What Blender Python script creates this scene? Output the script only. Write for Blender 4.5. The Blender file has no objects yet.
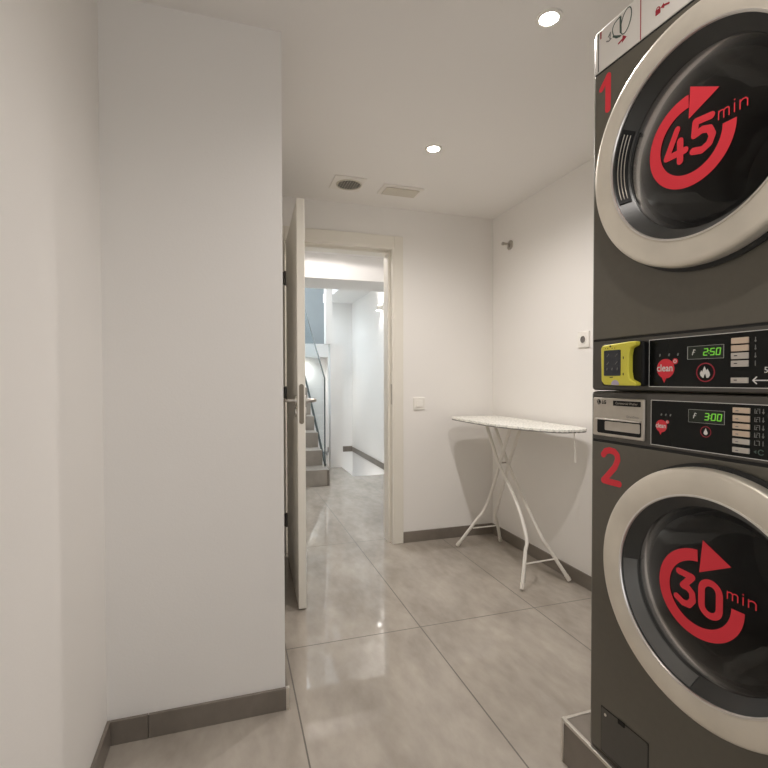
import bpy, bmesh, math
from math import sin, cos, pi, radians
from mathutils import Vector, Matrix

S = bpy.context.scene
COL = S.collection

# ------------------------------------------------------------------ materials
def base_mat(name):
    m = bpy.data.materials.new(name); m.use_nodes = True
    nt = m.node_tree
    return m, nt, nt.nodes['Principled BSDF']

def mat(name, color, rough=.5, metal=0., spec=.5, noise=None, bump=None, emit=None, estr=0., coat=0.):
    m, nt, b = base_mat(name)
    b.inputs['Base Color'].default_value = (*color, 1)
    b.inputs['Roughness'].default_value = rough
    b.inputs['Metallic'].default_value = metal
    b.inputs['Specular IOR Level'].default_value = spec
    b.inputs['Coat Weight'].default_value = coat
    if emit:
        b.inputs['Emission Color'].default_value = (*emit, 1)
        b.inputs['Emission Strength'].default_value = estr
    tc = nt.nodes.new('ShaderNodeTexCoord')
    if noise:
        scale, amt = noise
        n = nt.nodes.new('ShaderNodeTexNoise'); n.inputs['Scale'].default_value = scale
        n.inputs['Detail'].default_value = 5
        nt.links.new(tc.outputs['Object'], n.inputs['Vector'])
        r = nt.nodes.new('ShaderNodeMapRange')
        r.inputs['From Min'].default_value = .3; r.inputs['From Max'].default_value = .7
        r.inputs['To Min'].default_value = 1 - amt; r.inputs['To Max'].default_value = 1 + amt
        nt.links.new(n.outputs['Fac'], r.inputs['Value'])
        v = nt.nodes.new('ShaderNodeVectorMath'); v.operation = 'SCALE'
        v.inputs[0].default_value = color
        nt.links.new(r.outputs['Result'], v.inputs['Scale'])
        nt.links.new(v.outputs['Vector'], b.inputs['Base Color'])
    if bump:
        scale, st = bump
        n = nt.nodes.new('ShaderNodeTexNoise'); n.inputs['Scale'].default_value = scale
        nt.links.new(tc.outputs['Object'], n.inputs['Vector'])
        bp = nt.nodes.new('ShaderNodeBump'); bp.inputs['Strength'].default_value = st
        bp.inputs['Distance'].default_value = .002
        nt.links.new(n.outputs['Fac'], bp.inputs['Height'])
        nt.links.new(bp.outputs['Normal'], b.inputs['Normal'])
    return m

def tile_mat(name, c1, c2, grout, rough, x0=None, sx=1, y0=0, sy=1, jw=.0022):
    """polished cement-look porcelain: cloudy colour, thin joints on a grid"""
    m, nt, b = base_mat(name)
    N = nt.nodes; L = nt.links
    geo = N.new('ShaderNodeTexCoord')
    mp = N.new('ShaderNodeMapping'); mp.inputs['Rotation'].default_value = (0, 0, -.55)
    mp.inputs['Scale'].default_value = (1.9, .9, 1.3)
    L.new(geo.outputs['Object'], mp.inputs['Vector'])
    n1 = N.new('ShaderNodeTexNoise'); n1.inputs['Scale'].default_value = 1.9
    n1.inputs['Detail'].default_value = 7; n1.inputs['Roughness'].default_value = .6
    n1.inputs['Distortion'].default_value = .25
    L.new(mp.outputs['Vector'], n1.inputs['Vector'])
    n2 = N.new('ShaderNodeTexNoise'); n2.inputs['Scale'].default_value = 11
    n2.inputs['Detail'].default_value = 6
    L.new(mp.outputs['Vector'], n2.inputs['Vector'])
    ad = N.new('ShaderNodeMath'); ad.operation = 'MULTIPLY_ADD'
    ad.inputs[1].default_value = .35
    L.new(n2.outputs['Fac'], ad.inputs[0]); L.new(n1.outputs['Fac'], ad.inputs[2])
    r = N.new('ShaderNodeMapRange'); r.inputs['From Min'].default_value = .45; r.inputs['From Max'].default_value = .9
    L.new(ad.outputs[0], r.inputs['Value'])
    mx = N.new('ShaderNodeMix'); mx.data_type = 'RGBA'
    mx.inputs['A'].default_value = (*c1, 1); mx.inputs['B'].default_value = (*c2, 1)
    L.new(r.outputs['Result'], mx.inputs['Factor'])
    out = mx.outputs['Result']
    b.inputs['Roughness'].default_value = rough
    if x0 is not None:
        sep = N.new('ShaderNodeSeparateXYZ'); L.new(geo.outputs['Object'], sep.inputs[0])
        ms = []
        for ax, o, s in ((0, x0, sx), (1, y0, sy)):
            a = N.new('ShaderNodeMath'); a.operation = 'SUBTRACT'; a.inputs[1].default_value = o - s / 2
            L.new(sep.outputs[ax], a.inputs[0])
            d = N.new('ShaderNodeMath'); d.operation = 'DIVIDE'; d.inputs[1].default_value = s
            L.new(a.outputs[0], d.inputs[0])
            f = N.new('ShaderNodeMath'); f.operation = 'FRACT'; L.new(d.outputs[0], f.inputs[0])
            c = N.new('ShaderNodeMath'); c.operation = 'SUBTRACT'; c.inputs[1].default_value = .5; L.new(f.outputs[0], c.inputs[0])
            e = N.new('ShaderNodeMath'); e.operation = 'ABSOLUTE'; L.new(c.outputs[0], e.inputs[0])
            g = N.new('ShaderNodeMath'); g.operation = 'LESS_THAN'; g.inputs[1].default_value = jw / s
            L.new(e.outputs[0], g.inputs[0]); ms.append(g)
        mm = N.new('ShaderNodeMath'); mm.operation = 'MAXIMUM'
        L.new(ms[0].outputs[0], mm.inputs[0]); L.new(ms[1].outputs[0], mm.inputs[1])
        m2 = N.new('ShaderNodeMix'); m2.data_type = 'RGBA'; m2.inputs['B'].default_value = (*grout, 1)
        L.new(out, m2.inputs['A']); L.new(mm.outputs[0], m2.inputs['Factor'])
        out = m2.outputs['Result']
        rr = N.new('ShaderNodeMapRange'); rr.inputs['To Min'].default_value = rough; rr.inputs['To Max'].default_value = .6
        L.new(mm.outputs[0], rr.inputs['Value']); L.new(rr.outputs['Result'], b.inputs['Roughness'])
    L.new(out, b.inputs['Base Color'])
    return m

def glass_mat(name, tint, gloss, rough=.02, ior=1.5):
    """clear or tinted pane: transparent body with a fresnel reflection"""
    m = bpy.data.materials.new(name); m.use_nodes = True
    nt = m.node_tree; nt.nodes.clear()
    o = nt.nodes.new('ShaderNodeOutputMaterial')
    t = nt.nodes.new('ShaderNodeBsdfTransparent'); t.inputs['Color'].default_value = (*tint, 1)
    g = nt.nodes.new('ShaderNodeBsdfGlossy'); g.inputs['Roughness'].default_value = rough
    f = nt.nodes.new('ShaderNodeFresnel'); f.inputs['IOR'].default_value = ior
    k = nt.nodes.new('ShaderNodeMath'); k.operation = 'MULTIPLY'; k.inputs[1].default_value = gloss
    nt.links.new(f.outputs[0], k.inputs[0])
    x = nt.nodes.new('ShaderNodeMixShader')
    nt.links.new(k.outputs[0], x.inputs['Fac']); nt.links.new(t.outputs[0], x.inputs[1]); nt.links.new(g.outputs[0], x.inputs[2])
    nt.links.new(x.outputs[0], o.inputs['Surface'])
    return m

M = {}
M['wall'] = mat('wall_paint', (.86, .842, .818), .85, spec=.2, noise=(1.2, .012), bump=(160, .12))
M['ceiling'] = mat('ceiling_paint', (.84, .822, .80), .9, spec=.15, noise=(1.0, .01))
M['hall'] = mat('hall_paint', (.83, .825, .815), .85, spec=.2, noise=(1.2, .012))
M['frame'] = mat('door_lacquer', (.80, .77, .70), .35, spec=.4, noise=(3, .01))
M['floor'] = tile_mat('floor_porcelain', (.30, .268, .231), (.485, .442, .388), (.13, .117, .10), .04, .214, .614, 2.061, 1.228, .0026)
M['skirt'] = tile_mat('skirting_porcelain', (.16, .138, .115), (.235, .206, .176), (.1, .1, .1), .3)
M['stairs'] = tile_mat('stair_porcelain', (.27, .245, .215), (.37, .335, .295), (.15, .14, .13), .35)
M['trim'] = mat('brushed_trim', (.72, .69, .64), .28, 1.0, noise=(40, .06))
M['steel'] = mat('satin_steel', (.50, .47, .43), .3, 1.0, noise=(30, .08))
M['chrome'] = mat('polished_chrome', (.75, .74, .72), .08, 1.0)
M['ring'] = mat('door_ring_metal', (.77, .72, .63), .42, .55, noise=(7, .10), bump=(14, .05))
M['ringedge'] = mat('ring_edge_chrome', (.88, .86, .82), .32, 1.0)
M['graphite'] = mat('graphite_enamel', (.118, .108, .086), .42, .05, noise=(60, .03))
M['graphite2'] = mat('graphite_plastic', (.080, .074, .064), .42, .1, noise=(60, .03))
M['seam'] = mat('gap_shade_and_print', (.008, .008, .008), .7)  # black for painted shade in gaps, and for dark print
M['black'] = mat('black_plastic', (.008, .008, .008), .45, spec=.2)
M['rubber'] = mat('black_rubber', (.012, .012, .011), .6)
M['panel'] = mat('gloss_black_panel', (.007, .008, .007), .2, spec=.22)
M['recess'] = mat('dark_recess_plastic', (.032, .032, .030), .32)
M['grip'] = mat('grip_plastic', (.13, .13, .125), .35, .3)
M['silver'] = mat('silver_plastic', (.52, .48, .42), .4, .45, noise=(50, .04))
M['red'] = mat('red_vinyl', (.76, .042, .062), .5, spec=.3)
M['darkred'] = mat('dark_red_print', (.36, .012, .03), .5)
M['white_print'] = mat('white_print', (.78, .77, .74), .5)
M['grey_print'] = mat('grey_print', (.20, .20, .19), .5)
M['green_print'] = mat('dark_green_print', (.05, .085, .07), .5)
M['sign'] = mat('white_sign_panel', (.78, .75, .71), .4)
M['led'] = mat('green_led', (.01, .05, .01), .4, emit=(.26, .80, .06), estr=.5)
M['lcdback'] = mat('display_window', (.006, .014, .005), .15)
M['button'] = mat('button_plastic', (.56, .52, .47), .4)
M['button_warm'] = mat('button_plastic_warm', (.66, .52, .40), .4)  # paler, warmer version of the button plastic
M['yellow'] = mat('yellow_plastic', (.74, .68, .07), .4)
M['screen'] = mat('terminal_screen', (.018, .022, .030), .2)
M['lilac'] = mat('lilac_print', (.52, .45, .60), .5)
M['whitetube'] = mat('white_powder_coat', (.80, .78, .73), .32)
M['cap'] = mat('white_foot_cap', (.78, .75, .69), .5)
M['plastic_white'] = mat('white_switch_plastic', (.84, .82, .775), .4)
M['plastic_grey'] = mat('grey_plastic', (.16, .15, .14), .4)
M['grille'] = mat('grille_plastic', (.82, .79, .75), .6, spec=.2)
M['dark'] = mat('vent_dark', (.03, .03, .028), .8)
M['lampglow'] = mat('lamp_lens', (.9, .85, .75), .3, emit=(1, .93, .80), estr=90)
M['sconceglow'] = mat('sconce_lens', (.9, .9, .9), .3, emit=(1, .97, .93), estr=12)
M['emlens'] = mat('frosted_lens', (.66, .62, .54), .25)
M['drum'] = mat('drum_steel', (.45, .44, .42), .3, 1.0, noise=(25, .15))
M['glassdark'] = glass_mat('smoked_door_glass', (.30, .30, .29), .8, .18, 1.31)
M['bowl'] = glass_mat('bowl_glass', (.55, .55, .55), .8, .05)
M['glass'] = glass_mat('balustrade_glass', (.90, .93, .94), .15)
M['glassedge'] = mat('glass_edge', (.06, .075, .075), .3)
M['hallgrey'] = mat('upper_floor_grey', (.27, .295, .305), .7, noise=(2, .05))
M['fill_pane'] = mat('added_glow_pane', (.8, .85, .9), .4, emit=(.86, .94, 1.0), estr=3.0)  # emissive, for the pane added above the stairs

def fabric_mat():
    m, nt, b = base_mat('board_cover_cloth')
    tc = nt.nodes.new('ShaderNodeTexCoord')
    v = nt.nodes.new('ShaderNodeTexVoronoi'); v.inputs['Scale'].default_value = 75
    nt.links.new(tc.outputs['Object'], v.inputs['Vector'])
    cr = nt.nodes.new('ShaderNodeValToRGB')
    cr.color_ramp.elements[0].color = (.60, .61, .57, 1); cr.color_ramp.elements[0].position = .25
    cr.color_ramp.elements[1].color = (.83, .82, .77, 1); cr.color_ramp.elements[1].position = .55
    nt.links.new(v.outputs['Distance'], cr.inputs['Fac'])
    nt.links.new(cr.outputs['Color'], b.inputs['Base Color'])
    b.inputs['Roughness'].default_value = .8
    return m
M['cover'] = fabric_mat()

# ------------------------------------------------------------------ mesh helpers
def link(name, bm, m, parent=None, smooth=False, bevel=0, segs=2):
    bmesh.ops.recalc_face_normals(bm, faces=bm.faces[:])
    me = bpy.data.meshes.new(name); bm.to_mesh(me); bm.free()
    o = bpy.data.objects.new(name, me); COL.objects.link(o)
    if m is not None: me.materials.append(M[m] if isinstance(m, str) else m)
    if parent is not None: o.parent = parent; o.matrix_parent_inverse = parent.matrix_world.inverted()
    if smooth:
        for p in me.polygons: p.use_smooth = True
        me.set_sharp_from_angle(angle=radians(35))
    if bevel:
        b = o.modifiers.new('bevel', 'BEVEL'); b.width = bevel; b.segments = segs; b.limit_method = 'ANGLE'; b.angle_limit = radians(40)
        for p in me.polygons: p.use_smooth = True
        me.set_sharp_from_angle(angle=radians(35))
        b.harden_normals = False
    return o

def box(bm, x0, x1, y0, y1, z0, z1):
    v = [bm.verts.new((x, y, z)) for x in (x0, x1) for y in (y0, y1) for z in (z0, z1)]
    for q in ((0, 1, 3, 2), (4, 6, 7, 5), (0, 4, 5, 1), (2, 3, 7, 6), (0, 2, 6, 4), (1, 5, 7, 3)):
        bm.faces.new([v[i] for i in q])
    return bm

def B(*a): return box(bmesh.new(), *a)

def prism(bm, pts, axis, a, b):
    """polygon extruded between a and b along an axis; pts are the two other coordinates"""
    def P(p, t):
        return {'x': (t, p[0], p[1]), 'y': (p[0], t, p[1]), 'z': (p[0], p[1], t)}[axis]
    A = [bm.verts.new(P(p, a)) for p in pts]; C = [bm.verts.new(P(p, b)) for p in pts]
    bm.faces.new(A); bm.faces.new(C[::-1])
    n = len(pts)
    for i in range(n): bm.faces.new((A[i], A[(i + 1) % n], C[(i + 1) % n], C[i]))
    return bm

def smooth_path(pts, n=6):
    P = [Vector(p) for p in pts]; out = []
    for i in range(len(P) - 1):
        p0 = P[i - 1] if i else P[0] * 2 - P[1]; p1 = P[i]; p2 = P[i + 1]
        p3 = P[i + 2] if i + 2 < len(P) else P[-1] * 2 - P[-2]
        for k in range(n):
            t = k / n
            out.append(.5 * ((2 * p1) + (p2 - p0) * t + (2 * p0 - 5 * p1 + 4 * p2 - p3) * t * t + (3 * p1 - p0 - 3 * p2 + p3) * t ** 3))
    out.append(P[-1]); return out

def tube(bm, pts, r, seg=12):
    pts = [Vector(p) for p in pts]; rings = []
    up = Vector((0.31, 0.17, 1)).normalized()
    for i, p in enumerate(pts):
        t = (pts[min(i + 1, len(pts) - 1)] - pts[max(i - 1, 0)]).normalized()
        a = t.cross(up)
        if a.length < 1e-3: a = t.cross(Vector((1, 0, 0)))
        a.normalize(); c = t.cross(a)
        rr = r[i] if isinstance(r, (list, tuple)) else r
        rings.append([bm.verts.new(p + (a * cos(2 * pi * k / seg) + c * sin(2 * pi * k / seg)) * rr) for k in range(seg)])
    for A, C in zip(rings, rings[1:]):
        for k in range(seg): bm.faces.new((A[k], A[(k + 1) % seg], C[(k + 1) % seg], C[k]))
    bm.faces.new(rings[0]); bm.faces.new(rings[-1][::-1])
    return bm

def lathe(bm, prof, c, axis='x', seg=96, a0=0, a1=2 * pi, closed=True):
    """prof: (radius, position along axis); angle 0 = toward -Y (right seen from the room), pi/2 = up"""
    full = abs(a1 - a0 - 2 * pi) < 1e-6
    n = seg if full else seg + 1
    rings = []
    for k in range(n):
        a = a0 + (a1 - a0) * k / seg
        row = []
        for r, t in prof:
            if axis == 'x': row.append(bm.verts.new((t, c[0] - r * cos(a), c[1] + r * sin(a))))
            elif axis == 'z': row.append(bm.verts.new((c[0] + r * cos(a), c[1] + r * sin(a), t)))
            else: row.append(bm.verts.new((c[0] + r * cos(a), t, c[1] + r * sin(a))))
        rings.append(row)
    m = len(prof)
    for k in range(seg):
        A = rings[k]; C = rings[(k + 1) % n]
        for i in range(m if closed else m - 1):
            j = (i + 1) % m
            bm.faces.new((A[i], A[j], C[j], C[i]))
    if not full and closed:
        bm.faces.new(rings[0]); bm.faces.new(rings[-1][::-1])
    return bm

def disc(bm, x0, x1, c, r, seg=64):
    return prism(bm, [(c[0] - r * cos(2 * pi * k / seg), c[1] + r * sin(2 * pi * k / seg)) for k in range(seg)], 'x', x0, x1)

CNT = [0]
T = .0006   # thickness of a printed or vinyl layer
def stroke(bm, pts, w, x, caps=True, close=False):
    """a flat band of width w along points (Y, Z), standing on the plane X = x and facing the room"""
    if close: pts = list(pts) + [pts[0]]
    for i, ((a, b), (c, d)) in enumerate(zip(pts, pts[1:])):
        L = math.hypot(c - a, d - b)
        if L < 1e-7: continue
        nx, ny = -(d - b) / L * w / 2, (c - a) / L * w / 2
        CNT[0] += 1
        prism(bm, [(a + nx, b + ny), (c + nx, d + ny), (c - nx, d - ny), (a - nx, b - ny)], 'x', x - T * (1 + .012 * (CNT[0] % 29)), x)
    if caps:
        for a, b in pts:
            CNT[0] += 1
            disc(bm, x - T * (1 + .012 * (CNT[0] % 29)), x, (a, b), w / 2, 16)
    return bm

def arc(c, r, d0, d1, n=40):
    """degrees, 0 = right seen from the room, 90 = up"""
    return [(c[0] - r * cos(radians(d0 + (d1 - d0) * k / n)), c[1] + r * sin(radians(d0 + (d1 - d0) * k / n))) for k in range(n + 1)]

def band(bm, c, ri, ro, d0, d1, x, n=72):
    A = arc(c, ri, d0, d1, n); C = arc(c, ro, d0, d1, n)
    for i in range(n): prism(bm, [A[i], A[i + 1], C[i + 1], C[i]], 'x', x - T, x)
    bmesh.ops.remove_doubles(bm, verts=bm.verts[:], dist=1e-6)
    return bm

def poly(bm, pts, x, t=T): return prism(bm, pts, 'x', x - t, x)

def text(bm, s, y, z, size, x, bold=0, align='CENTER', sx=1.):
    cu = bpy.data.curves.new('t', 'FONT'); cu.body = s; cu.size = size; cu.offset = bold; cu.align_x = align
    cu.extrude = 0; cu.resolution_u = 3
    ob = bpy.data.objects.new('t', cu); COL.objects.link(ob)
    bpy.context.view_layer.update()
    dg = bpy.context.evaluated_depsgraph_get()
    me = bpy.data.meshes.new_from_object(ob.evaluated_get(dg))
    tmp = bmesh.new(); tmp.from_mesh(me)
    off = [bm.verts.new((x - T, y - v.co.x * sx, z + v.co.y)) for v in tmp.verts]
    tmp.verts.index_update()
    for f in tmp.faces:
        try: bm.faces.new([off[v.index] for v in f.verts])
        except ValueError: pass
    tmp.free(); bpy.data.objects.remove(ob); bpy.data.curves.remove(cu); bpy.data.meshes.remove(me)
    return bm

def cut_round(o, c, r, x0, x1):
    """bore a round hole along X through an object"""
    bm = bmesh.new(); disc(bm, x0, x1, c, r, 96)
    bmesh.ops.recalc_face_normals(bm, faces=bm.faces[:])
    me = bpy.data.meshes.new('cut'); bm.to_mesh(me); bm.free()
    k = bpy.data.objects.new('cut', me); COL.objects.link(k)
    md = o.modifiers.new('hole', 'BOOLEAN'); md.object = k; md.operation = 'DIFFERENCE'; md.solver = 'EXACT'
    bpy.context.view_layer.update()
    dg = bpy.context.evaluated_depsgraph_get()
    new = bpy.data.meshes.new_from_object(o.evaluated_get(dg))
    old = o.data; o.modifiers.clear(); o.data = new
    bpy.data.objects.remove(k); bpy.data.meshes.remove(me); bpy.data.meshes.remove(old)
    return o

def thing(name, label, cat, loc, group=None):
    o = bpy.data.objects.new(name, None); COL.objects.link(o); o.location = loc
    o.empty_display_size = .05
    o['label'] = label; o['category'] = cat
    if group: o['group'] = group
    bpy.context.view_layer.update()
    return o

def tag(o, label, cat, group=None):
    o['label'] = label; o['category'] = cat
    if group: o['group'] = group
    return o

def struct(name, bm, m, bevel=0, label=None, parent=None):
    o = link(name, bm, m, parent, bevel=bevel)
    if parent is None: o['kind'] = 'structure'
    if label: o['label'] = label; o['category'] = name.split('_')[0]
    return o

# ------------------------------------------------------------------ setting: laundry room
H = 2.33; XL = -.38; YC = 1.69; XE = .172; YB = 3.175; XR = 1.856; YN = -1.7
bm = bmesh.new()
box(bm, -.6, XR + .2, YN - .2, 5.56, -.25, 0); box(bm, -.6, 1.38, 5.56, 9.0, -.25, 0)
struct('floor', bm, 'floor', label='polished grey cement-look porcelain floor tiles')
struct('ceiling', B(XL - .2, XR + .2, YN - .2, 4.5, H, H + .12), 'ceiling', label='plain white plastered laundry ceiling')
struct('wall_left', B(XL - .2, XL, YN, YC + .2, 0, H), 'wall', label='off-white wall at the left edge of the laundry')
struct('wall_corner', B(XL, XE, YC, YB + .13, 0, H), 'wall', label='wide off-white wall pier jutting out before the open door')
bm = bmesh.new()
box(bm, XL - .2, -.3, YN - .15, YN, 0, H); box(bm, .85, XR + .2, YN - .15, YN, 0, H); box(bm, -.3, .85, YN - .15, YN, 1.75, H)
struct('wall_near', bm, 'wall')
struct('window_2', B(-.3, .85, YN - .10, YN - .08, 0, 1.75), 'glass', label='unseen glazed opening added behind the camera for fill light')  # added out of view to go with the fill light behind the camera
struct('wall_right', B(XR, XR + .15, YN, 9.0, -1.6, 3.6), 'wall', label='off-white wall behind the ironing board, running on into the hall')
OX0, OX1, OZ = .335, 1.066, 2.045
bm = bmesh.new()
box(bm, XE, OX0 - .02, YB, YB + .13, 0, H); box(bm, OX1 + .02, XR, YB, YB + .13, 0, H)
box(bm, OX0 - .02, OX1 + .02, YB, YB + .13, OZ + .02, H)
struct('wall_back', bm, 'wall', label='off-white back wall with the doorway to the hall')

def skirt(name, x0, x1, y0, y1, label):
    return struct(name, B(x0, x1, y0, y1, 0, .076), 'skirt', bevel=.0015, label=label)
skirt('baseboard_left', XL, XL + .011, YN, YC, 'dark grey tile skirting along the left wall')
bm = bmesh.new()
box(bm, XL + .011, -.262, YC - .011, YC, 0, .076); box(bm, -.2605, XE + .002, YC - .011, YC, 0, .076)
struct('baseboard_corner', bm, 'skirt', bevel=.001, label='dark grey tile skirting along the foot of the wall pier')
bm = B(XE + .002, XE + .0135, YC - .0115, YC + .002, 0, .0765)
struct('trim_1', bm, 'trim', label='thin metal corner trim at the end of the pier skirting')
skirt('baseboard_side', XE, XE + .011, YC + .003, YB, 'grey tile skirting behind the open door')
skirt('baseboard_back', 1.146, XR - .011, YB - .011, YB, 'grey tile skirting under the light switch on the back wall')
skirt('baseboard_right', XR - .011, XR, 1.206, YB, 'grey tile skirting on the right wall behind the ironing board')
skirt('baseboard_hall', XR - .011, XR, YB + .13, 7.55, 'grey tile skirting along the right wall of the hall')

# ------------------------------------------------------------------ door
door = bpy.data.objects.new('door_1', None); COL.objects.link(door); door.location = (OX0, YB, 0)
door['kind'] = 'structure'; door['label'] = 'cream lacquered interior door standing open toward the laundry'; door['category'] = 'door'
bpy.context.view_layer.update()
bm = bmesh.new()
for x0, x1 in ((OX0 - .085, OX0), (OX1 + .012, OX1 + .1)):
    box(bm, x0, x1 if x0 < .5 else 1.145, YB - .013, YB, 0, OZ + .092)
box(bm, OX0, OX1 + .012, YB - .013, YB, OZ + .012, OZ + .092)
link('door_casing', bm, 'frame', door, bevel=.003)
bm = bmesh.new()
box(bm, OX0 - .02, OX0, YB - .01, YB + .14, 0, OZ + .02); box(bm, OX1, OX1 + .02, YB - .01, YB + .14, 0, OZ + .02)
box(bm, OX0, OX1, YB - .01, YB + .14, OZ, OZ + .02)
box(bm, OX1 - .016, OX1, YB + .042, YB + .14, 0, OZ); box(bm, OX0, OX0 + .016, YB + .045, YB + .14, 0, OZ)
box(bm, OX0 + .016, OX1 - .016, YB + .042, YB + .14, OZ - .016, OZ)
jamb = link('door_jamb', bm, 'frame', door, bevel=.002)
bm = B(OX1 - .0015, OX1 + .001, YB + .002, YB + .024, .975, 1.115)
sp = link('strike_plate', bm, 'steel', jamb)
sp['label'] = 'steel strike plate on the right jamb'
hx, hy = .343, YB - .012
d = Vector((-.040, -.9992, 0)); n = Vector((.9992, -.040, 0))
def LP(u, v, z): return Vector((hx, hy, z)) + d * u + n * v
def leafbox(bm, u0, u1, v0, v1, z0, z1):
    v = [bm.verts.new(LP(u, w, z)) for u in (u0, u1) for w in (v0, v1) for z in (z0, z1)]
    for q in ((0, 1, 3, 2), (4, 6, 7, 5), (0, 4, 5, 1), (2, 3, 7, 6), (0, 2, 6, 4), (1, 5, 7, 3)):
        bm.faces.new([v[i] for i in q])
    return bm
LW, LT = .772, .038
leaf = link('door_leaf', leafbox(bmesh.new(), 0, LW, 0, LT, .008, 2.035), 'frame', door, bevel=.0015)
bm = bmesh.new()
pts = []
for k in range(13): a = pi * k / 12; pts.append((.019 + .0115 * cos(a), 1.115 + .0115 * sin(a)))
for k in range(13): a = pi + pi * k / 12; pts.append((.019 + .0115 * cos(a), .94 + .0115 * sin(a)))
A = [bm.verts.new(LP(LW - .0005, p[0], p[1])) for p in pts]; C = [bm.verts.new(LP(LW + .0015, p[0], p[1])) for p in pts]
bm.faces.new(A); bm.faces.new(C[::-1])
for i in range(len(pts)): bm.faces.new((A[i], A[(i + 1) % len(pts)], C[(i + 1) % len(pts)], C[i]))
leafbox(bm, LW, LW + .008, .013, .025, 1.03, 1.05)
o = link('latch_plate', bm, mat('aged_steel', (.24, .21, .165), .5, .5), leaf); o['label'] = 'steel latch plate on the door edge'
UH = LW - .055
for side in (-1, 1):
    v0 = 0 if side < 0 else LT
    bm = bmesh.new()
    tube(bm, [LP(UH, v0, 1.043), LP(UH, v0 + side * .009, 1.043)], .026, 24)
    tube(bm, [LP(UH, v0, .985), LP(UH, v0 + side * .009, .985)], .024, 24)
    pts = smooth_path([LP(UH, v0 + side * .005, 1.043), LP(UH, v0 + side * .042, 1.043), LP(UH - .012, v0 + side * .054, 1.043), LP(UH - .05, v0 + side * .056, 1.042), LP(UH - .125, v0 + side * .055, 1.040)], 5)
    tube(bm, pts, .0095, 12)
    o = link('lever_handle', bm, 'steel', leaf, smooth=True); o['label'] = 'satin steel lever handle'
for z in (.24, 1.06, 1.80):
    bm = tube(bmesh.new(), [(hx - .006, hy - .006, z - .045), (hx - .006, hy - .006, z + .045)], .008, 14)
    box(bm, OX0 - .02, OX0 - .0005, YB - .016, YB - .012, z - .04, z + .04)
    o = link('hinge', bm, 'plastic_grey', door, smooth=True); o['label'] = 'dark metal hinge'

# ------------------------------------------------------------------ hall beyond the door
struct('wall_hall_left', B(-.75, -.6, YB + .13, 9.0, 0, 3.6), 'hall')
struct('wall_header', B(-.6, XR, 4.5, 5.02, 2.10, 3.6), 'hall', label='white bulkhead crossing the hall beyond the door')
bm = bmesh.new(); box(bm, 1.18, XR, 5.02, 6.35, 2.37, 2.5); box(bm, 1.40, XR, 6.35, 7.6, 2.37, 2.5)
struct('ceiling_hall', bm, 'hall', label='white ceiling strip on the right of the hall')
bm = bmesh.new()
box(bm, 1.45, XR, 7.56, 7.7, -1.6, 3.6); box(bm, 1.45, XR, 7.53, 7.56, -1.6, 1.655); box(bm, -.6, 1.45, 7.6, 7.7, 0, 1.5)
struct('wall_hall_back', bm, 'hall', label='white wall at the far end of the hall')
struct('trim_2', B(.80, 1.45, 7.35, 7.6, 1.5, 1.70), 'hall', label='pale slab edge of the upper floor')
struct('wall_low', B(1.235, 1.397, 6.2, 6.34, -1.6, 1.615), 'hall', label='low white wall beside the stairwell opening')
struct('wall_pier', B(1.18, 1.262, 6.2, 6.34, 1.615, 3.6), 'hall', label='narrow white pier above the low wall')
struct('wall_upper', B(-.6, XR, 8.85, 9.0, 1.4, 3.6), 'hallgrey', label='grey upper wall seen over the stairs')
struct('floor_upper', B(-.6, 1.45, 7.7, 8.85, 1.5, 1.70), 'hall')
struct('wall_well_left', B(1.34, 1.38, 5.56, 6.2, -1.6, -.25), 'hall')
struct('wall_well_near', B(1.34, XR, 5.50, 5.56, -1.6, -.25), 'hall')
struct('floor_lower', B(1.3, XR, 5.5, 7.7, -1.7, -1.6), 'stairs')
struct('baseboard_far', B(1.45, XR - .011, 7.519, 7.53, 0, .086), 'skirt', label='short grey skirting at the far end of the hall')
wn = struct('window_1', B(-.6, 1.12, 5.02, 9.0, 3.6, 3.66), 'fill_pane', label='unseen glowing pane added over the stairwell to light the hall')  # added glowing pane, out of view, a source for the hall's cool light
struct('ceiling_well', B(1.12, XR + .15, 5.02, 9.0, 3.6, 3.66), 'hall')

# staircase going up away from the hall
NS = 8; R0, RUN, RISE = 5.156, .275, .174
pts = [(R0, 0)]
for k in range(NS):
    pts += [(R0 + k * RUN, (k + 1) * RISE), (R0 + (k + 1) * RUN, (k + 1) * RISE)]
pts += [(R0 + NS * RUN, 0)]
stair = thing('staircase', 'grey tiled staircase climbing away behind the open door', 'staircase', (.3, R0, 0))
link('steps', prism(bmesh.new(), pts, 'x', -.58, .985), 'stairs', stair, bevel=.003)
bm = B(.985, 1.012, R0, R0 + .21, 0, RISE - .004)
link('stringer', bm, 'skirt', stair)
bal = thing('glass_balustrade', 'clear glass balustrade panel with dark edge beside the staircase', 'balustrade', (1.0, 5.35, .17))
gy = lambda y: 1.168 + (y - 5.35) * .655
gp = [(5.352, RISE + .002), (5.352, gy(5.35)), (7.33, gy(7.33)), (7.33, RISE * NS + .05)]
gp = [(5.352, .176), (5.352, 1.168), (7.3, gy(7.3)), (7.3, 1.46)]
link('glass_pane', prism(bmesh.new(), gp, 'x', .988, 1.0), 'glass', bal)
bm = bmesh.new()
tube(bm, [(1.0, 5.352, .176), (1.0, 5.352, 1.168)], .008, 8); tube(bm, [(1.0, 5.352, 1.168), (1.0, 7.3, gy(7.3))], .008, 8)
tube(bm, [(1.004, 5.352, .19), (1.004, 7.3, 1.47)], .014, 8)
link('edge_strip', bm, 'glassedge', bal, smooth=True)

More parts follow.
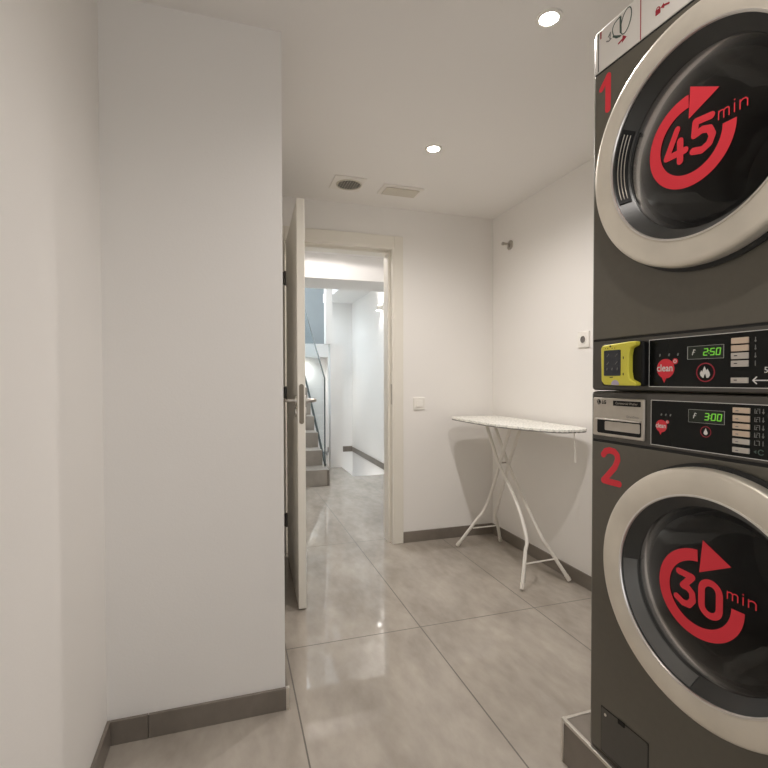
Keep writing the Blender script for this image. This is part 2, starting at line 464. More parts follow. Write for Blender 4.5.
sc = thing('wall_sconce', 'small white up-and-down wall light glowing on the right wall of the hall', 'wall light', (XR, 5.95, 2.07))
def fill_sconce(t, y):
    link('sconce_body', B(XR - .075, XR, y - .05, y + .04, 2.04, 2.10), 'plastic_white', t, bevel=.006)
    for z in (2.1005, 2.0375): link('sconce_lens', B(XR - .062, XR - .014, y - .038, y + .028, z, z + .002), 'sconceglow', t)
fill_sconce(sc, 5.95)
sc2 = thing('wall_sconce', 'unseen wall light added just past the bulkhead to brighten the hall ceiling', 'wall light', (XR, 5.28, 2.07))
fill_sconce(sc2, 5.28)  # extra wall light, added out of view to lift the hall ceiling

# ------------------------------------------------------------------ ceiling fittings
def downlight(x, y, z, label, cat='ceiling spotlight', group=None):
    t = thing('recessed_spotlight', label, cat, (x, y, z), group)
    link('spotlight_ring', lathe(bmesh.new(), [(.030, z + .0005), (.030, z - .004), (.036, z - .006), (.043, z - .004), (.044, z)], (x, y), 'z', 40), 'plastic_white', t, smooth=True)
    bm = bmesh.new(); bmesh.ops.create_circle(bm, cap_ends=True, segments=40, radius=.030, matrix=Matrix.Translation((x, y, z - .002)))
    link('lens', bm, 'lampglow', t)
    return t
SPOTS = [(.9975, 2.298, H, 'round recessed ceiling spotlight farther from the camera, above the middle of the room'),
         (1.002, 1.363, H, 'round recessed ceiling spotlight nearer the camera, beside the upper machine')]
for s in SPOTS: downlight(*s)

gr = thing('air_vent', 'square ceiling vent with a round dark grille', 'vent', (.677, 2.85, H))
link('vent_plate', B(.582, .772, 2.752, 2.952, H - .006, H), 'grille', gr, bevel=.002)
c = (.687, 2.855)
bm = bmesh.new()
bmesh.ops.create_circle(bm, cap_ends=True, segments=48, radius=.072, matrix=Matrix.Translation((c[0], c[1], H - .0068)))
link('vent_opening', bm, 'dark', gr)
bm = bmesh.new()
for i in range(-4, 5):
    w = math.sqrt(max(.072 ** 2 - (i * .016) ** 2, 0))
    if w < .01: continue
    box(bm, c[0] + i * .016 - .0010, c[0] + i * .016 + .0010, c[1] - w, c[1] + w, H - .0080, H - .0072)
    box(bm, c[0] - w, c[0] + w, c[1] + i * .016 - .0010, c[1] + i * .016 + .0010, H - .0080, H - .0072)
lathe(bm, [(.069, H - .0065), (.069, H - .0115), (.076, H - .0115), (.078, H - .0065)], c, 'z', 48)
link('grille', bm, 'emlens', gr)
em = thing('emergency_light', 'flat rectangular emergency light on the ceiling beside the round vent', 'emergency light', (1.02, 2.86, H))
link('light_frame', B(.890, 1.150, 2.790, 2.945, H - .008, H), 'grille', em, bevel=.003)
link('light_lens', B(.912, 1.128, 2.812, 2.923, H - .016, H - .0085), 'emlens', em, bevel=.004)

# ------------------------------------------------------------------ wall fittings
sw = thing('light_switch', 'square white light switch on the back wall beside the door', 'light switch', (1.265, YB, .978))
link('switch_plate', B(1.221, 1.309, YB - .009, YB, .934, 1.022), 'plastic_white', sw, bevel=.003)
bm = bmesh.new()
y0 = YB - .009
v = [(1.241, y0, .954), (1.289, y0, .954), (1.289, y0, 1.002), (1.241, y0, 1.002)]
w = [(1.242, y0 - .007, .955), (1.288, y0 - .007, .955), (1.288, y0 - .003, 1.001), (1.242, y0 - .003, 1.001)]
A = [bm.verts.new(p) for p in v]; C = [bm.verts.new(p) for p in w]
bm.faces.new(A); bm.faces.new(C)
for i in range(4): bm.faces.new((A[i], A[(i + 1) % 4], C[(i + 1) % 4], C[i]))
link('rocker', bm, 'plastic_white', sw, bevel=.001)

so = thing('power_socket', 'square white power socket on the right wall beside the machines', 'socket', (XR, 2.2, 1.365))
o = link('socket_plate', B(XR - .009, XR, 2.157, 2.246, 1.321, 1.410), 'plastic_white', so, bevel=.003)
cs = (2.2015, 1.3655)
o = link('socket_ring', lathe(bmesh.new(), [(.020, XR - .009), (.020, XR - .012), (.024, XR - .012), (.025, XR - .009)], cs, 'x', 40), 'plastic_white', so)
bm = bmesh.new(); disc(bm, XR - .0098, XR - .0092, cs, .0195, 40)
link('socket_well', bm, 'plastic_grey', so)

hk = thing('wall_hook', 'small grey metal peg on a round rosette high on the right wall', 'hook', (XR, 2.94, 2.08))
ch = (2.94, 2.08)
link('rosette', lathe(bmesh.new(), [(.0, XR), (.032, XR), (.032, XR - .006), (.026, XR - .010), (.0, XR - .011)], ch, 'x', 40, closed=False), 'steel', hk, smooth=True)
bm = tube(bmesh.new(), [(XR - .008, 2.94, 2.084), (XR - .055, 2.94, 2.084)], .0085, 16)
tube(bm, [(XR - .055, 2.94, 2.084), (XR - .066, 2.94, 2.084)], .0115, 16)
tube(bm, smooth_path([(XR - .012, 2.94, 2.076), (XR - .022, 2.94, 2.058), (XR - .012, 2.94, 2.045)], 4), .005, 10)
link('peg', bm, 'steel', hk, smooth=True)

# ------------------------------------------------------------------ ironing board
ib = thing('ironing_board', 'white-framed ironing board with pale speckled cover standing in the corner', 'ironing board', (1.64, 2.6, 0))
def outline(off=0):
    half = [(2.062, .0), (2.066, .05), (2.085, .085), (2.13, .118), (2.24, .148), (2.40, .172), (2.58, .186), (2.80, .190), (2.98, .186), (3.045, .172), (3.075, .12), (3.08, .0)]
    P = smooth_path([(p[0], p[1], 0) for p in half], 5)
    cx = lambda y: 1.632 + max(0, 2.45 - y) * .16
    L = [(cx(p.x) - p.y, p.x) for p in P] + [(cx(p.x) + p.y, p.x) for p in P[::-1][1:-1]]
    if off:
        cxm, cym = 1.64, 2.55
        L = [(cxm + (x - cxm) * (1 - off), cym + (y - cym) * (1 - off * .5)) for x, y in L]
    return L
bm = bmesh.new()
levels = [(0, .872, .04), (1, .8755, .0), (2, .882, 0.), (3, .8875, .010), (4, .8895, .05)]
rings = []
for _, z, off in levels:
    ring = []
    for k, (x, y) in enumerate(outline(off)):
        wz = .0022 * sin(k * 2.1) if z < .877 else 0
        ring.append(bm.verts.new((x, y, z + wz)))
    rings.append(ring)
nn = len(rings[0])
for A, C in zip(rings, rings[1:]):
    for i in range(nn): bm.faces.new((A[i], A[(i + 1) % nn], C[(i + 1) % nn], C[i]))
bm.faces.new(rings[0]); bm.faces.new(rings[-1][::-1])
link('board_cover', bm, 'cover', ib, smooth=True)
bm = tube(bmesh.new(), smooth_path([(x, y, .8722) for x, y in outline(.012)], 1), .0028, 8)
link('cover_hem', bm, 'plastic_grey', ib, smooth=True)
LEGS = [[(1.62, 2.865, .866), (1.62, 2.70, .616), (1.606, 2.46, .40), (1.582, 2.335, .25), (1.49, 2.238, .012)],
        [(1.68, 2.865, .866), (1.68, 2.69, .616), (1.70, 2.54, .41), (1.705, 2.37, .235), (1.812, 2.257, .012)],
        [(1.62, 2.575, .866), (1.62, 2.70, .616), (1.622, 2.80, .42), (1.606, 2.872, .27), (1.466, 2.974, .012)],
        [(1.68, 2.555, .866), (1.68, 2.69, .616), (1.69, 2.79, .42), (1.69, 2.868, .24), (1.797, 2.965, .012)]]
for i, L in enumerate(LEGS):
    L2 = [Vector(p) for p in L]
    off = .012 if i > 1 else -.0
    path = [L2[0], L2[1]] + smooth_path([L2[1], L2[2], L2[3], L2[3] + (L2[4] - L2[3]) * .25], 6)[1:] + [L2[4]]
    path = [Vector((p.x + (off if p.z > .3 else off * max(0, (p.z - .012) / .288)), p.y, p.z)) for p in path]
    lg = link('leg', tube(bmesh.new(), path, .0105, 14), 'whitetube', ib, smooth=True)
    e = path[-1]; dd = (path[-1] - path[-2]).normalized()
    link('foot_cap', tube(bmesh.new(), [e - dd * .035, e - dd * .004, e], [.0125, .013, .0115], 14), 'cap', lg, smooth=True)
bm = tube(bmesh.new(), [(1.549, 2.285, .128), (1.745, 2.297, .128)], .0045, 10)
link('brace', bm, 'whitetube', ib, smooth=True)
bm = tube(bmesh.new(), [(1.555, 2.917, .14), (1.735, 2.918, .14)], .0045, 10)
link('brace', bm, 'whitetube', ib, smooth=True)
bm = tube(bmesh.new(), [(1.612, 2.70, .616), (1.70, 2.69, .616)], .005, 10)
link('pivot_bar', bm, 'steel', ib, smooth=True)
for y in (2.565, 2.865): link('mounting_bracket', B(1.60, 1.71, y - .014, y + .014, .860, .872), 'whitetube', ib, bevel=.002)
bm = tube(bmesh.new(), smooth_path([(1.70, 2.088, .868), (1.70, 2.086, .80), (1.703, 2.083, .76), (1.70, 2.08, .715)], 4), .0032, 8)
tube(bm, [(1.7, 2.083, .765), (1.7, 2.08, .715)], .0055, 8)
o = link('hanging_cord', bm, 'whitetube', ib, smooth=True); o['label'] = 'short white cord hanging from the nose of the board'

# ------------------------------------------------------------------ plinth under the machines
PX, PY, PZ = .938, 1.2035, .132
pl = thing('plinth', 'low grey tiled plinth with metal edge trim under the machine stack', 'plinth', (1.3, .7, 0))
link('plinth_body', B(PX + .003, XR - .001, .25, PY - .003, 0, PZ - .002), 'skirt', pl)
bm = bmesh.new()
box(bm, PX, PX + .011, .25, PY, PZ - .011, PZ); box(bm, PX + .011, XR - .001, PY - .011, PY, PZ - .011, PZ)
box(bm, PX, PX + .009, PY - .009, PY, 0, PZ - .011)
o = link('edge_trim', bm, 'trim', pl, bevel=.002); o['label'] = 'shiny metal edge trim'

# ------------------------------------------------------------------ machines
XM, MY0, MY1, XB = .949, .396, 1.082, 1.70
def cabinet(root, z0, z1, hole, hr):
    o = link('cabinet', B(XM + .004, XB, MY0 - .009, MY1 + .019, z0, z1), 'graphite', root, bevel=.009, segs=3)
    cut_round(o, hole, hr, XM - .1, XM + .5)
    return o
def front(root, name, z0, z1, hole=None, hr=.2, m='graphite'):
    o = link(name, B(XM, XM + .0045, MY0, MY1 + .008, z0, z1), m, root, bevel=.0025, segs=3)
    if hole: cut_round(o, hole, hr, XM - .1, XM + .2)
    return o
def seam(root, *zz):
    for za, zb in zz: link('gap_shade', B(XM + .0008, XM + .0042, MY0, MY1 + .007, za, zb), 'seam', root)  # black strips laid into the gaps in place of their shade

def big_door(root, c, R, r, handle):
    dr = link('door', lathe(bmesh.new(), [(R - .012, XM), (R - .003, XM - .008), (R, XM - .02), (R, XM - .037), (R - .0015, XM - .041), (R - .005, XM - .044),
              (R - .012, XM - .0462), (R - .03, XM - .0475), (r + .012, XM - .0465), (r + .003, XM - .0445), (r + .003, XM)], c, 'x', 128), 'ring', root, smooth=True)
    link('ring_lip', lathe(bmesh.new(), [(r + .0045, XM - .0435), (r + .0045, XM - .0472), (r + .001, XM - .0470), (r - .0005, XM - .0435), (r + .001, XM - .039)], c, 'x', 128), 'ringedge', dr, smooth=True)
    link('door_rim', lathe(bmesh.new(), [(R - .02, XM - .0005), (R + .006, XM - .0005), (R + .007, XM - .006), (R - .001, XM - .010), (R - .02, XM - .010)], c, 'x', 128), 'rubber', dr, smooth=True)
    link('recess_surround', lathe(bmesh.new(), [(r + .0005, XM - .040), (r - .003, XM - .036), (r - .020, XM - .016), (r - .024, XM - .012), (r - .024, XM), (r + .0005, XM)], c, 'x', 128), 'recess', dr, smooth=True)
    rg = r - .022
    bm = bmesh.new()
    prof = [(0.0001, XM - .0165), (rg * .5, XM - .0160), (rg * .8, XM - .0145), (rg * .95, XM - .012), (rg, XM - .010)]
    lathe(bm, prof, c, 'x', 96, closed=False)
    link('door_glass', bm, 'glassdark', dr, smooth=True)
    # glass bowl and drum seen dimly through the smoked cover
    lathe_prof = [(.165, XM + .002), (.155, XM + .03), (.135, XM + .08), (.115, XM + .10), (.0001, XM + .105)]
    link('glass_bowl', lathe(bmesh.new(), lathe_prof, c, 'x', 72, closed=False), 'bowl', dr, smooth=True)
    link('gasket', lathe(bmesh.new(), [(.197, XM + .012), (.190, XM + .05), (.172, XM + .062), (.168, XM + .05), (.176, XM + .03), (.178, XM + .012)], c, 'x', 72), 'rubber', root, smooth=True)
    bm = bmesh.new()
    lathe(bm, [(.173, XM + .07), (.178, XM + .075), (.194, XM + .10), (.194, XM + .42), (.12, XM + .45), (.0001, XM + .46)], c, 'x', 72, closed=False)
    link('drum', bm, 'drum', root, smooth=True)
    return dr

def handle_pocket(dr, c, r):
    """dark scooped grip on the hinge-free side of the upper door"""
    p = link('door_handle', lathe(bmesh.new(), [(r - .002, XM - .038), (r - .004, XM - .040), (r - .021, XM - .019), (r - .020, XM - .015)], c, 'x', 36, radians(151), radians(203)), 'black', dr, smooth=True)
    bm = bmesh.new()
    for k, rr in enumerate((r - .008, r - .0125, r - .017)):
        x = XM - .0392 + (r - .004 - rr) * 1.235 - .0005
        pts = [(x, c[0] - rr * cos(radians(a)), c[1] + rr * sin(radians(a))) for a in range(154, 201, 2)]
        tube(bm, pts, .0011, 6)
    o = link('grip_rib', bm, mat('brass_rib', (.36, .30, .12), .25, 1.0), p) if False else link('grip_rib', bm, 'silver', p)
    return p

def handle_grip(dr, c, r):
    return link('door_handle', lathe(bmesh.new(), [(r - .001, XM - .0375), (r - .003, XM - .0395), (r - .0225, XM - .0165), (r - .021, XM - .0125)], c, 'x', 40, radians(176), radians(262)), 'grip', dr, smooth=True)

def ring_mark(dr, c, r0, r1, deg, x):
    a = radians(deg)
    p = lambda r: (x, c[0] - r * cos(a), c[1] + r * sin(a))
    return p(r0), p(r1)

XD = XM - .0172    # decals lie on the cover glass
def decal(dr, c, radii, digits, minpos, head):
    bm = bmesh.new()
    band(bm, c, radii[0], radii[1], 92, 360, XD)
    poly(bm, head, XD, T)
    o = link('time_decal', bm, 'red', dr)
    bm = bmesh.new()
    for pts, w in digits: stroke(bm, pts, w, XD)
    link('decal_digits', bm, 'red', dr)
    bm = bmesh.new()
    y, z, s, w = minpos[:4]
    def P(u, v): return (y - u * s * minpos[4], z + v * s)
    # m
    stroke(bm, [P(0, 0), P(0, 1)], w, XD); 
    stroke(bm, [P(0, .8), P(.15, .97), P(.35, .97), P(.45, .8), P(.45, 0)], w, XD)
    stroke(bm, [P(.45, .8), P(.6, .97), P(.8, .97), P(.9, .8), P(.9, 0)], w, XD)
    # i
    stroke(bm, [P(1.35, 0), P(1.35, 1)], w, XD); disc(bm, XD - T, XD, P(1.35, 1.4), w * .65, 12)
    # n
    stroke(bm, [P(1.8, 0), P(1.8, 1)], w, XD)
    stroke(bm, [P(1.8, .75), P(2.0, .97), P(2.25, .97), P(2.4, .75), P(2.4, 0)], w, XD)
    link('decal_lettering', bm, 'red', dr)

SEG = {'0': 'abcdef', '1': 'bc', '2': 'abged', '3': 'abgcd', '5': 'afgcd'}
def seven(bm, ch, y, z, w, h, t, x, slant=.12):
    P = lambda u, v: (y - u * w - v * h * slant, z + v * h)
    E = {'a': (P(0, 1), P(1, 1)), 'b': (P(1, 1), P(1, .5)), 'c': (P(1, .5), P(1, 0)), 'd': (P(0, 0), P(1, 0)), 'e': (P(0, .5), P(0, 0)), 'f': (P(0, 1), P(0, .5)), 'g': (P(0, .5), P(1, .5))}
    for s in SEG[ch]:
        (a, b), (c, d_) = E[s]
        k = .08
        stroke(bm, [(a + (c - a) * k, b + (d_ - b) * k), (c + (a - c) * k, d_ + (b - d_) * k)], t, x)

def display(fascia, y0, y1, z0, z1, txt, x):
    o = link('display', poly(bmesh.new(), [(y0, z0), (y1, z0), (y1, z1), (y0, z1)], x, .0008), 'lcdback', fascia)
    o['label'] = 'green digital time display'
    bm = bmesh.new(); stroke(bm, [(y0, z0), (y1, z0), (y1, z1), (y0, z1)], .0014, x, close=True)
    link('display_frame', bm, mat('frame_print', (.45, .45, .43), .5), fascia)
    zc = (z0 + z1) / 2 - .0065; ys = y0 - .037
    bm = bmesh.new()
    for k, ch in enumerate(txt.replace(':', '')):
        seven(bm, ch, ys - k * .0125 - (.002 if k else 0), zc, .0078, .0135, .0021, x - .0008)
    for dz in (.004, .0095): disc(bm, x - .0014, x - .0008, (ys - .0118, zc + dz), .0011, 10)
    link('display_digits', bm, 'led', fascia)
    bm = bmesh.new(); yk = y0 - .014
    stroke(bm, [(yk - .003, zc + .012), (yk, zc + .013), (yk + .0015, zc + .008), (yk + .0035, zc + .002)], .0014, x - .0008)
    stroke(bm, [(yk + .0035, zc + .007), (yk - .002, zc + .0075)], .001, x - .0008)
    link('display_icon', bm, 'white_print', fascia)

def clean_logo(fascia, c, R, x, size):
    bm = bmesh.new(); disc(bm, x - T, x, c, R, 48)
    poly(bm, [(c[0] + R * .45, c[1] - R * .85), (c[0] - R * .1, c[1] - R * .95), (c[0] + R * .15, c[1] - R * 1.45)], x)
    disc(bm, x - T, x, (c[0] - R * 1.08, c[1] + R * .72), R * .30, 20)
    o = link('brand_bubble', bm, 'red', fascia); o['label'] = 'red round bubble emblem with white lettering'
    bm = bmesh.new(); text(bm, 'clean', c[0] + R * .06, c[1] - size * .26, size, x - T, bold=size * .012, sx=.86)
    stroke(bm, arc((c[0] - R * 1.08, c[1] + R * .72), R * .15, 0, 360, 16), R * .07, x - T, caps=False)
    link('brand_lettering', bm, 'white_print', fascia)

def control_fascia(root, z0, z1, pz0, pz1, py0, py1):
    f = front(root, 'control_fascia', z0, z1, m='graphite2')
    link('control_panel', poly(bmesh.new(), [(py0, pz0), (py1, pz0), (py1, pz1), (py0, pz1)], XM, .0012), 'panel', f)
    bm = bmesh.new(); stroke(bm, [(py0, pz0), (py1, pz0), (py1, pz1), (py0, pz1)], .0013, XM - .0006, close=True)
    link('panel_outline', bm, 'white_print', f)
    return f

XP = XM - .0012
# ----- lower machine: washer
ws = thing('washing_machine', 'lower dark graphite front-loader washing machine marked 2 with a 30 min door', 'washing machine', (XM, MY1, PZ))
C2 = (.742, .694); R2 = .2675; r2 = .2068
cabinet(ws, PZ, 1.114, C2, .198)
front(ws, 'front_panel', PZ + .004, .978, C2, .198)
seam(ws, (.977, .985))
fw_ = control_fascia(ws, .984, 1.112, .9910, 1.0965, .9035, .41)
dr2 = big_door(ws, C2, R2, r2, None)
handle_grip(dr2, C2, r2)
three = [(.8145, .7215), (.7835, .7185), (.805, .693), (.793, .692), (.7835, .684), (.782, .669), (.791, .656), (.805, .6555), (.8195, .6635)]
zero = arc((.7435, .7025), .019, 0, 180, 12) + arc((.7435, .672), .019, 180, 360, 12)
decal(dr2, (.769, .688), (.0685, .0942), [(three, .0142), (zero + [zero[0]], .0142)], (.7085, .705, .0145, .0022, 1.55),
      [(.7607, .8065), (.7015, .770), (.7681, .7353)])
bm = bmesh.new()
stroke(bm, [(1.051, .945), (1.043, .955), (1.030, .959), (1.014, .957), (1.005, .949), (1.003, .937), (1.012, .917), (1.032, .895), (1.050, .876), (1.024, .8755), (.998, .8755)], .0165, XM)
link('number_decal', bm, 'red', ws)['label'] = 'red numeral 2'
# detergent drawer
dw = link('detergent_drawer', B(XM - .007, XM + .0, .916, 1.080, .9955, 1.0975), 'silver', fw_, bevel=.003)
dw['label'] = 'silver detergent drawer front'
XW = XM - .007
fm = lambda name, bm, m: link(name, bm, m, ws)
bm = bmesh.new()
def rr(y0, y1, z0, z1, r):
    P = []
    for cy, cz, a0 in ((y0 - r, z1 - r, 90), (y1 + r, z1 - r, 0), (y1 + r, z0 + r, -90), (y0 - r, z0 + r, -180)):
        for k in range(6):
            a = radians(a0 + 90 - k * 18) if False else radians(a0 + 90 * (1 - k / 5))
            P.append((cy - r * cos(a), cz + r * sin(a)))
    return P
def drect(y0, y1, z0, z1, r, x, t=T): return poly(bmesh.new(), rr(y0, y1, z0, z1, r), x, t)
o = link('drawer_grip', drect(1.063, .923, 1.0035, 1.041, .005, XW), 'black', fw_)
o = link('grip_pad', drect(1.036, .926, 1.0125, 1.036, .003, XW - T), 'silver', fw_)
bm = B(XW - .008, XW, .923, 1.063, 1.0395, 1.0435)
link('drawer_lip', bm, 'trim', fw_, bevel=.001)
bm = bmesh.new(); disc(bm, XW - T, XW, (1.0605, 1.086), .0068, 28)
link('brand_roundel', bm, 'black', fw_)
bm = bmesh.new(); stroke(bm, [(1.0605, 1.090), (1.0605, 1.083), (1.0575, 1.083)], .0008, XW - T); disc(bm, XW - 2 * T, XW - T, (1.063, 1.0885), .0007, 8)
stroke(bm, arc((1.0605, 1.086), .0052, 60, 330, 20), .0006, XW - T, caps=False)
link('brand_roundel_mark', bm, 'silver', fw_)
bm = bmesh.new(); text(bm, 'LG', 1.0415, 1.0815, .0125, XW, bold=.0005)
link('brand_letters', bm, 'black', fw_)
link('name_strip', drect(1.009, .924, 1.078, 1.091, .001, XW), 'black', fw_)
bm = bmesh.new(); text(bm, 'Commercial Washer', .9665, 1.082, .0085, XW - T, sx=.95)
link('name_lettering', bm, 'silver', fw_)
bm = bmesh.new(); text(bm, 'DirectDrive', .947, 1.0495, .0075, XW)
link('motor_lettering', bm, 'grey_print', fw_)
display(fw_, .797, .7195, 1.0525, 1.0795, '3:00', XP)
clean_logo(fw_, (.8685, 1.037), .0145, XP, .0155)
for y in (.869, .857, .845): link('indicator', stroke(bmesh.new(), [(y, 1.0625), (y - .001, 1.065)], .0028, XP), 'grey_print', fw_)
bm = bmesh.new(); band(bm, (.7585, 1.034), .0105, .0118, 0, 360, XP, 40)
link('drop_ring', bm, 'darkred', fw_)
bm = bmesh.new(); poly(bm, arc((.7585, 1.0315), .0042, 150, 390, 16) + [(.7585, 1.0415)], XP)
link('drop_icon', bm, 'white_print', fw_)
zs2 = [(1.0895, 1.0785), (1.074, 1.0615), (1.0575, 1.047), (1.043, 1.032), (1.0275, 1.017), (1.010, .9995)]
for k, (za, zb) in enumerate(zs2):
    b = link('button', B(XP - .004, XP, .6665, .6985, zb, za), 'button_warm' if k < 4 else 'button', fw_, bevel=.0008)
    bm = bmesh.new(); zc = (za + zb) / 2
    stroke(bm, [(.6915, zc - .001), (.6875, zc - .001)], .0016, XP - .004)
    link('button_mark', bm, 'grey_print', fw_)
bm = bmesh.new()
for k, (za, zb) in enumerate(zs2[:5]):
    zc = (za + zb) / 2; q = .0042
    stroke(bm, [(.657, zc + q), (.6575, zc - q), (.653, zc - q)], .001, XP)
    stroke(bm, [(.6535, zc + q), (.6485, zc + q), (.6485, zc - q)], .001, XP)
    if k < 4: stroke(bm, [(.6545, zc - q), (.6545, zc + q * .2), (.6515, zc + q * .2)], .001, XP)
    stroke(bm, [(.642, zc + q), (.642, zc - q)], .0013, XP)
    if k < 4: stroke(bm, [(.6435, zc - q * .4), (.642, zc - q * 1.1), (.6405, zc - q * .4)], .001, XP)
link('programme_marks', bm, 'grey_print', fw_)
bm = bmesh.new(); poly(bm, [(.659, 1.005), (.654, 1.0085), (.654, 1.0015)], XP)
stroke(bm, arc((.6455, 1.005), .0048, 40, 320, 20), .0018, XP)
link('start_marks', bm, 'green_print', fw_)
# service flap at the foot
fl = link('service_flap', poly(bmesh.new(), rr(1.051, .905, PZ + .012, .262, .006), XM, .0018), 'graphite2', ws)
bm = bmesh.new(); stroke(bm, [(1.052, PZ + .010), (1.052, .263), (.904, .263), (.904, PZ + .010)], .0016, XM - .0002, close=True)
link('flap_gap', bm, 'seam', fl)
bm = bmesh.new(); disc(bm, XM - .003, XM - .0018, (1.0365, .2475), .004, 20)
link('flap_screw', bm, 'trim', fl)
link('flap_latch', B(XM - .0045, XM - .0018, .973, .993, .255, .266), 'black', fl)

# ----- upper machine: dryer
dy = thing('tumble_dryer', 'upper dark graphite tumble dryer marked 1 with a 45 min door, stacked on the washer', 'tumble dryer', (XM, MY1, 1.117))
C1 = (.776, 1.655); R1 = .2685; r1 = .208
cabinet(dy, 1.1165, 2.079, C1, .198)
front(dy, 'front_panel', 1.2535, 1.9645, C1, .198)
seam(dy, (1.2475, 1.2545), (1.9635, 1.970))
fd = control_fascia(dy, 1.1195, 1.2485, 1.1285, 1.2395, .910, .41)
dr1 = big_door(dy, C1, R1, r1, None)
handle_pocket(dr1, C1, r1)
four = [(.829, 1.696), (.8545, 1.643), (.8095, 1.6435)]
five = [(.752, 1.689), (.786, 1.692), (.7885, 1.665), (.771, 1.669), (.756, 1.664), (.7495, 1.649), (.756, 1.634), (.772, 1.627), (.7915, 1.6325)]
decal(dr1, (.7997, 1.660), (.071, .0988), [(four, .0145), ([(.8215, 1.668), (.8215, 1.6245)], .015), (five, .015)], (.737, 1.672, .017, .0022, 1.37),
      [(.799, 1.7736), (.736, 1.7384), (.8022, 1.7062)])
bm = bmesh.new()
stroke(bm, [(1.066, 1.920), (1.044, 1.942)], .015, XM); stroke(bm, [(1.043, 1.942), (1.0435, 1.857)], .018, XM)
link('number_decal', bm, 'red', dy)['label'] = 'red numeral 1'
# white instruction strip along the top
sg = link('sign_strip', B(XM - .001, XM + .0045, MY0, MY1 + .005, 1.969, 2.0785), 'sign', dy, bevel=.003)
sg['label'] = 'white instruction strip with pictograms'
XS = XM - .001
bm = bmesh.new(); stroke(bm, [(.9375, 1.970), (.9375, 2.0785)], .0022, XS, caps=False)
link('sign_divider', bm, 'darkred', sg)
bm = bmesh.new(); stroke(bm, [(1.076, 1.972), (1.076, 2.072)], .002, XS, caps=False)
link('sign_border', bm, 'seam', sg)
def put(name, m, draw):
    bm = bmesh.new(); draw(bm); return link(name, bm, m, sg)
put('sign_numeral', 'darkred', lambda b: text(b, '1', 1.0675, 2.052, .024, XS, bold=.0012))
put('sign_numeral', 'darkred', lambda b: text(b, '2', .912, 2.050, .023, XS))
def arrow_a(b): stroke(b, [(1.006, 2.001), (.988, 2.0055)], .004, XS); poly(b, [(.993, 2.0135), (.981, 2.003), (.995, 1.996)], XS)
def arrow_b(b): stroke(b, [(.871, 2.004), (.859, 2.000)], .004, XS); poly(b, [(.872, 2.010), (.881, 2.004), (.871, 1.998)], XS)
put('sign_arrow', 'darkred', arrow_a); put('sign_arrow', 'darkred', arrow_b)
def lock(b): poly(b, rr(.8945, .8815, 1.994, 2.006, .001), XS); stroke(b, arc((.888, 2.006), .0045, 0, 180, 12), .0022, XS)
put('sign_lock', 'darkred', lock)
def picto(b):
    el = [(.983 - .0155 * cos(a) - .006 * sin(a), 2.043 + .028 * sin(a)) for a in [2 * pi * k / 40 for k in range(40)]]
    stroke(b, el, .0024, XS, close=True, caps=False)
    stroke(b, [(1.0005, 2.064), (.9995, 2.026)], .0055, XS)
    stroke(b, [(p.x, p.y) for p in smooth_path([(1.003, 2.066, 0), (1.020, 2.060, 0), (1.026, 2.045, 0), (1.016, 2.022, 0), (.998, 2.016, 0)], 6)], .0022, XS)
    stroke(b, [(p.x, p.y) for p in smooth_path([(1.023, 2.030, 0), (1.014, 2.024, 0), (1.002, 2.017, 0)], 5)], .005, XS)
put('sign_pictogram', 'green_print', picto)
for q in ([(1.041, 2.040), (1.034, 2.047), (1.036, 2.033)], [(1.047, 2.032), (1.040, 2.028), (1.032, 2.030)]):
    put('sign_clothes', 'grey_print', lambda b: stroke(b, q, .003, XS))
# payment terminal on the fascia
pt = link('payment_terminal', B(XM - .022, XM, .905, 1.036, 1.130, 1.238), 'black', dy, bevel=.006)
pt['label'] = 'yellow and black payment terminal'
XT = XM - .037
bm = bmesh.new()
face = [(1.014, 1.142), (1.016, 1.226), (1.010, 1.233), (.930, 1.2375), (.908, 1.2375), (.908, 1.228), (.9245, 1.222), (.9285, 1.205), (.9285, 1.165), (.9245, 1.146), (.905, 1.1375), (.905, 1.1305), (.940, 1.1305), (1.004, 1.132)]
face = [(y + .006, z) for y, z in face]
prism(bm, face, 'x', XT, XM - .020)
link('terminal_bezel', bm, 'yellow', pt, bevel=.003)
link('terminal_screen', poly(bmesh.new(), rr(1.010, .957, 1.155, 1.2195, .003), XT, .0008), 'screen', pt)
bm = bmesh.new(); XK = XT - .0008
for z in (1.2065, 1.187):
    for y in (.997, .970): stroke(bm, [(y + .003, z - .003), (y - .003, z + .003)], .0018, XK)
for y in (1.0, .9835, .967): stroke(bm, [(y, 1.1705), (y - .001, 1.174)], .003, XK)
link('terminal_keys', bm, 'plastic_grey', pt)
bm = bmesh.new()
disc(bm, XT - T, XT, (.990, 1.2295), .0026, 12)
for y in (1.006, .998, .984, .976): disc(bm, XT - T, XT, (y, 1.2245), .0012, 8)
link('terminal_lamps', bm, 'seam', pt)
for q in ([(.949, 1.197), (.949, 1.201)], [(.949, 1.157), (.949, 1.161)], [(.990, 1.1505), (.982, 1.1515)]):
    link('terminal_mark', stroke(bmesh.new(), q, .0022, XT), 'seam', pt)
bm = bmesh.new(); poly(bm, arc((.974, 1.132), .0125, 0, 180, 14), XT)
link('terminal_window', bm, 'lilac', pt)
